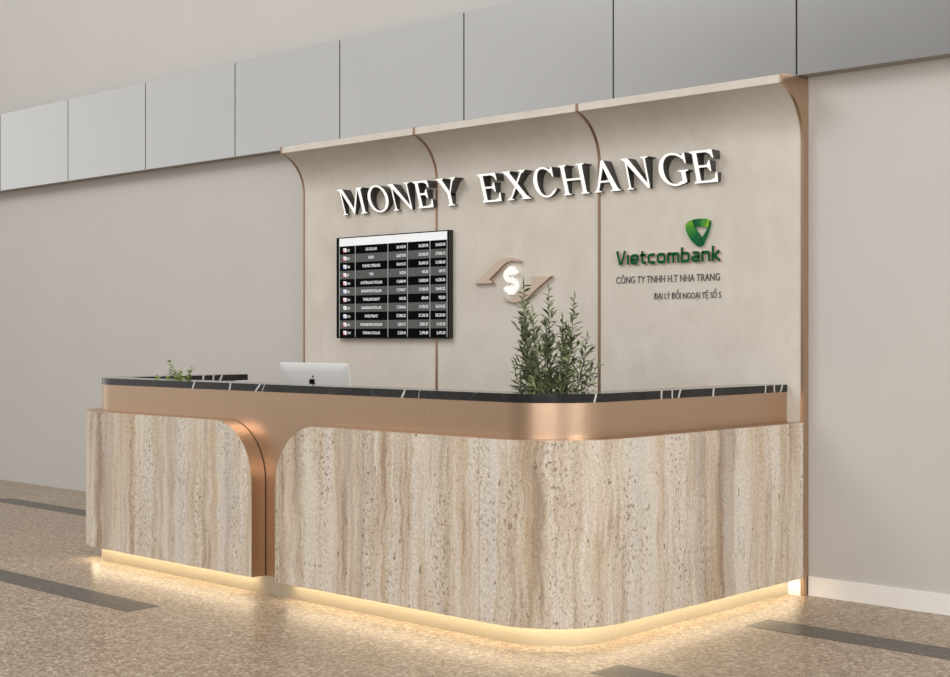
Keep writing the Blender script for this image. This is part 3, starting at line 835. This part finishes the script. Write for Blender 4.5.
# tips: x, y, z, leafless share at the foot
TIPS = [(1.262, -1.40, 1.660), (1.300, -1.44, 1.53), (1.425, -1.38, 1.620), (1.385, -1.46, 1.515), (1.640, -1.42, 1.575), (1.585, -1.45, 1.475), (1.535, -1.37, 1.43),
        (1.715, -1.41, 1.385), (1.795, -1.42, 1.262), (1.765, -1.45, 1.215), (1.245, -1.42, 1.275), (1.265, -1.40, 1.40), (1.230, -1.44, 1.245), (1.640, -1.46, 1.30), (1.355, -1.48, 1.30), (1.48, -1.48, 1.33), (1.43, -1.40, 1.44), (1.57, -1.44, 1.25), (1.39, -1.44, 1.22)]
for i, tp in enumerate(TIPS):
    foot = Vector((PX + random.uniform(-.045, .045), PY + random.uniform(-.045, .045), .917))
    tpv = Vector((1.51 + (tp[0]-1.51)*.92, tp[1], tp[2]))
    out = (tpv.x-PX)
    P = branch_pts(foot, tpv, (out*(.22 if tp[2] > 1.35 else .02) + random.uniform(-.015, .015), 0, .0 if tp[2] > 1.35 else -.05), 12)
    tube(sb, P, .0042, .0012, 5)
    Ltot = sum((P[k+1]-P[k]).length for k in range(12))
    nl = int(Ltot/.0125)
    ang = random.uniform(0, 6)
    for k in range(nl):
        t = .22 + .78*k/nl
        f = t*12; q = min(int(f), 11); pos = P[q].lerp(P[q+1], f-q)
        ax = (P[q+1]-P[q]).normalized()
        ang += 2.4
        s1 = ax.cross(Vector((.2, 1, .1))).normalized(); s2 = ax.cross(s1)
        rad = s1*math.cos(ang) + s2*math.sin(ang)
        if random.random() < .55*(1.15-t)*1.6 and .25 < t < .86:      # short side twig with a few leaves
            tl = random.uniform(.025, .075)
            dd = (ax*random.uniform(.7, 1.2) + rad*.75).normalized()
            tube(sb, [pos, pos + dd*tl*.5, pos + dd*tl], .0013, .0007, 4)
            for m in range(random.randint(2, 3)):
                pp = pos + dd*tl*(.4 + .3*m)
                leaf(lb, pp, dd + rv(.55), Vector((0, 0, 1)) + rv(.6), random.uniform(.034, .058), random.uniform(.012, .017), random.random(), lay)
        ln = random.uniform(.038, .062)*(1.0 if t < .85 else .8)
        leaf(lb, pos, ax*random.uniform(.5, 1.2) + rad*1.05 + rv(.3), Vector((0, 0, 1)) + rv(.6), ln, random.uniform(.012, .017), random.random(), lay)
    leaf(lb, P[-1], (P[-1]-P[-2]), Vector((0, 1, .3)), .045, .010, .6, lay)
obj('stems', sb, M['bark'], pl, True); obj('foliage', lb, M['leaf'], pl, True)

QX, QY = -1.37, -1.64
pl2 = thing('small_potted_plant', 'small light green sprig plant at the left end of the counter', 'plant', (QX, QY, .76))
bm = bmesh.new(); lathe(bm, [(.05, .7602), (.075, .775), (.095, .90), (.105, .99), (.098, .99), (.094, .97)], QX, QY); obj('pot', bm, M['pot'], pl2, True, .6)
bm = bmesh.new(); lathe(bm, [(.093, .955), (.093, .973), (.05, .976)], QX, QY, 24); obj('soil', bm, M['soil'], pl2)
sb = bmesh.new(); lb = bmesh.new(); lay = lb.verts.layers.float.new('leaf_tone')
TW = [(-1.475, -1.64, 1.238, 1), (-1.375, -1.63, 1.190, 1), (-1.40, -1.66, 1.18, 1), (-1.225, -1.64, 1.200, 1), (-1.295, -1.62, 1.158, 1), (-1.455, -1.66, 1.142, 0), (-1.41, -1.60, 1.145, 0), (-1.32, -1.70, 1.132, 0), (-1.35, -1.66, 1.14, 0), (-1.27, -1.66, 1.140, 0), (-1.585, -1.66, 1.132, 0), (-1.43, -1.7, 1.13, 0)]
for x, y, z, tall in TW:
    foot = Vector((QX + random.uniform(-.03, .03), QY + random.uniform(-.03, .03), .972))
    P = branch_pts(foot, (x, y, z), (0, 0, .012), 8)
    tube(sb, P, .0018, .0008, 5)
    for k in range(3 if not tall else 5):
        for m in range(7):
            t = .985 - .075*k if tall else .98 - .06*k
            f = t*8; q = min(int(f), 7); pos = P[q].lerp(P[q+1], f-q)
            d = Vector((random.uniform(-1, 1), random.uniform(-1, 1), random.uniform(-.2, .8)))
            if tall and random.random() < .25: continue
            leaf(lb, pos, d, Vector((0, 0, 1)) + rv(.5), random.uniform(.020, .034), random.uniform(.012, .017), random.random(), lay, .1)
obj('stems', sb, M['bark'], pl2, True); obj('foliage', lb, M['leaf2'], pl2, True)

# ------------------------------------------------------------------ light
wd = bpy.data.worlds.new('daylit_hall'); bpy.context.scene.world = wd; wd.use_nodes = True
nt = wd.node_tree; nt.nodes.clear()
out = nt.nodes.new('ShaderNodeOutputWorld'); bg = nt.nodes.new('ShaderNodeBackground'); nt.links.new(bg.outputs[0], out.inputs[0])
tc = nt.nodes.new('ShaderNodeTexCoord'); sep = nt.nodes.new('ShaderNodeSeparateXYZ'); nt.links.new(tc.outputs['Generated'], sep.inputs[0])
# a bright hall all round with a dimmer stretch behind the photographer
g1 = mth(nt, 'MULTIPLY', sep.outputs[1], -1.0, None, True)
rp = ramp(nt, [(.73, (1.0, .99, .975)), (.87, (.335, .328, .322)), (1, (.31, .304, .298))], g1)
lf = ramp(nt, [(.62, (1, 1, 1)), (.80, (1.0, 1.0, 1.0)), (.96, (1.55, 1.55, 1.55))], mth(nt, 'MULTIPLY', sep.outputs[0], -1.0, None, True))
up = ramp(nt, [(.45, (0, 0, 0)), (.75, (1, 1, 1))], sep.outputs[2])
nt.links.new(mix(nt, 1.0, mix(nt, up.outputs[0], rp.outputs[0], (1.0, .99, .975)), lf.outputs[0], 'MULTIPLY'), bg.inputs[0]); bg.inputs[1].default_value = .80
def area(name, loc, target, sx, sy, power, col=(1, 1, 1)):
    l = bpy.data.lights.new(name, 'AREA'); l.shape = 'RECTANGLE'; l.size = sx; l.size_y = sy; l.energy = power; l.color = col
    o = bpy.data.objects.new(name, l); C.objects.link(o); o.location = loc
    o.rotation_euler = (Vector(target)-Vector(loc)).to_track_quat('-Z', 'Y').to_euler()
    return o
area('key_light', (-4.6, -8.5, 10), (-.5, 0, 1.2), 6, 5, 610, (1, .985, .96))  # added soft key from high on the left, not a fitting of the hall
area('front_light', (6.5, -11, 3.2), (0, 0, 1.6), 8, 5, 350, (1, .985, .965))  # added low softbox, lifts the cove and the front faces
area('side_light', (11.5, -3.2, 4.2), (1, -1, .8), 4, 4, 400, (1, .985, .96))  # added fill for the faces turned to the right

# ------------------------------------------------------------------ camera
cam = bpy.data.cameras.new('camera'); cam.lens = 1387/950*36; cam.sensor_width = 36; cam.sensor_fit = 'HORIZONTAL'
cam.shift_y = -2.5/950
co = bpy.data.objects.new('camera', cam); C.objects.link(co)
co.location = (5.9177, -6.6998, 1.4)
co.rotation_euler = (PI/2, 0, math.atan2(.6843, .7292))
bpy.context.scene.camera = co
sc = bpy.context.scene
sc.view_settings.view_transform = 'Standard'; sc.view_settings.look = 'None'; sc.view_settings.exposure = 0; sc.view_settings.gamma = 1
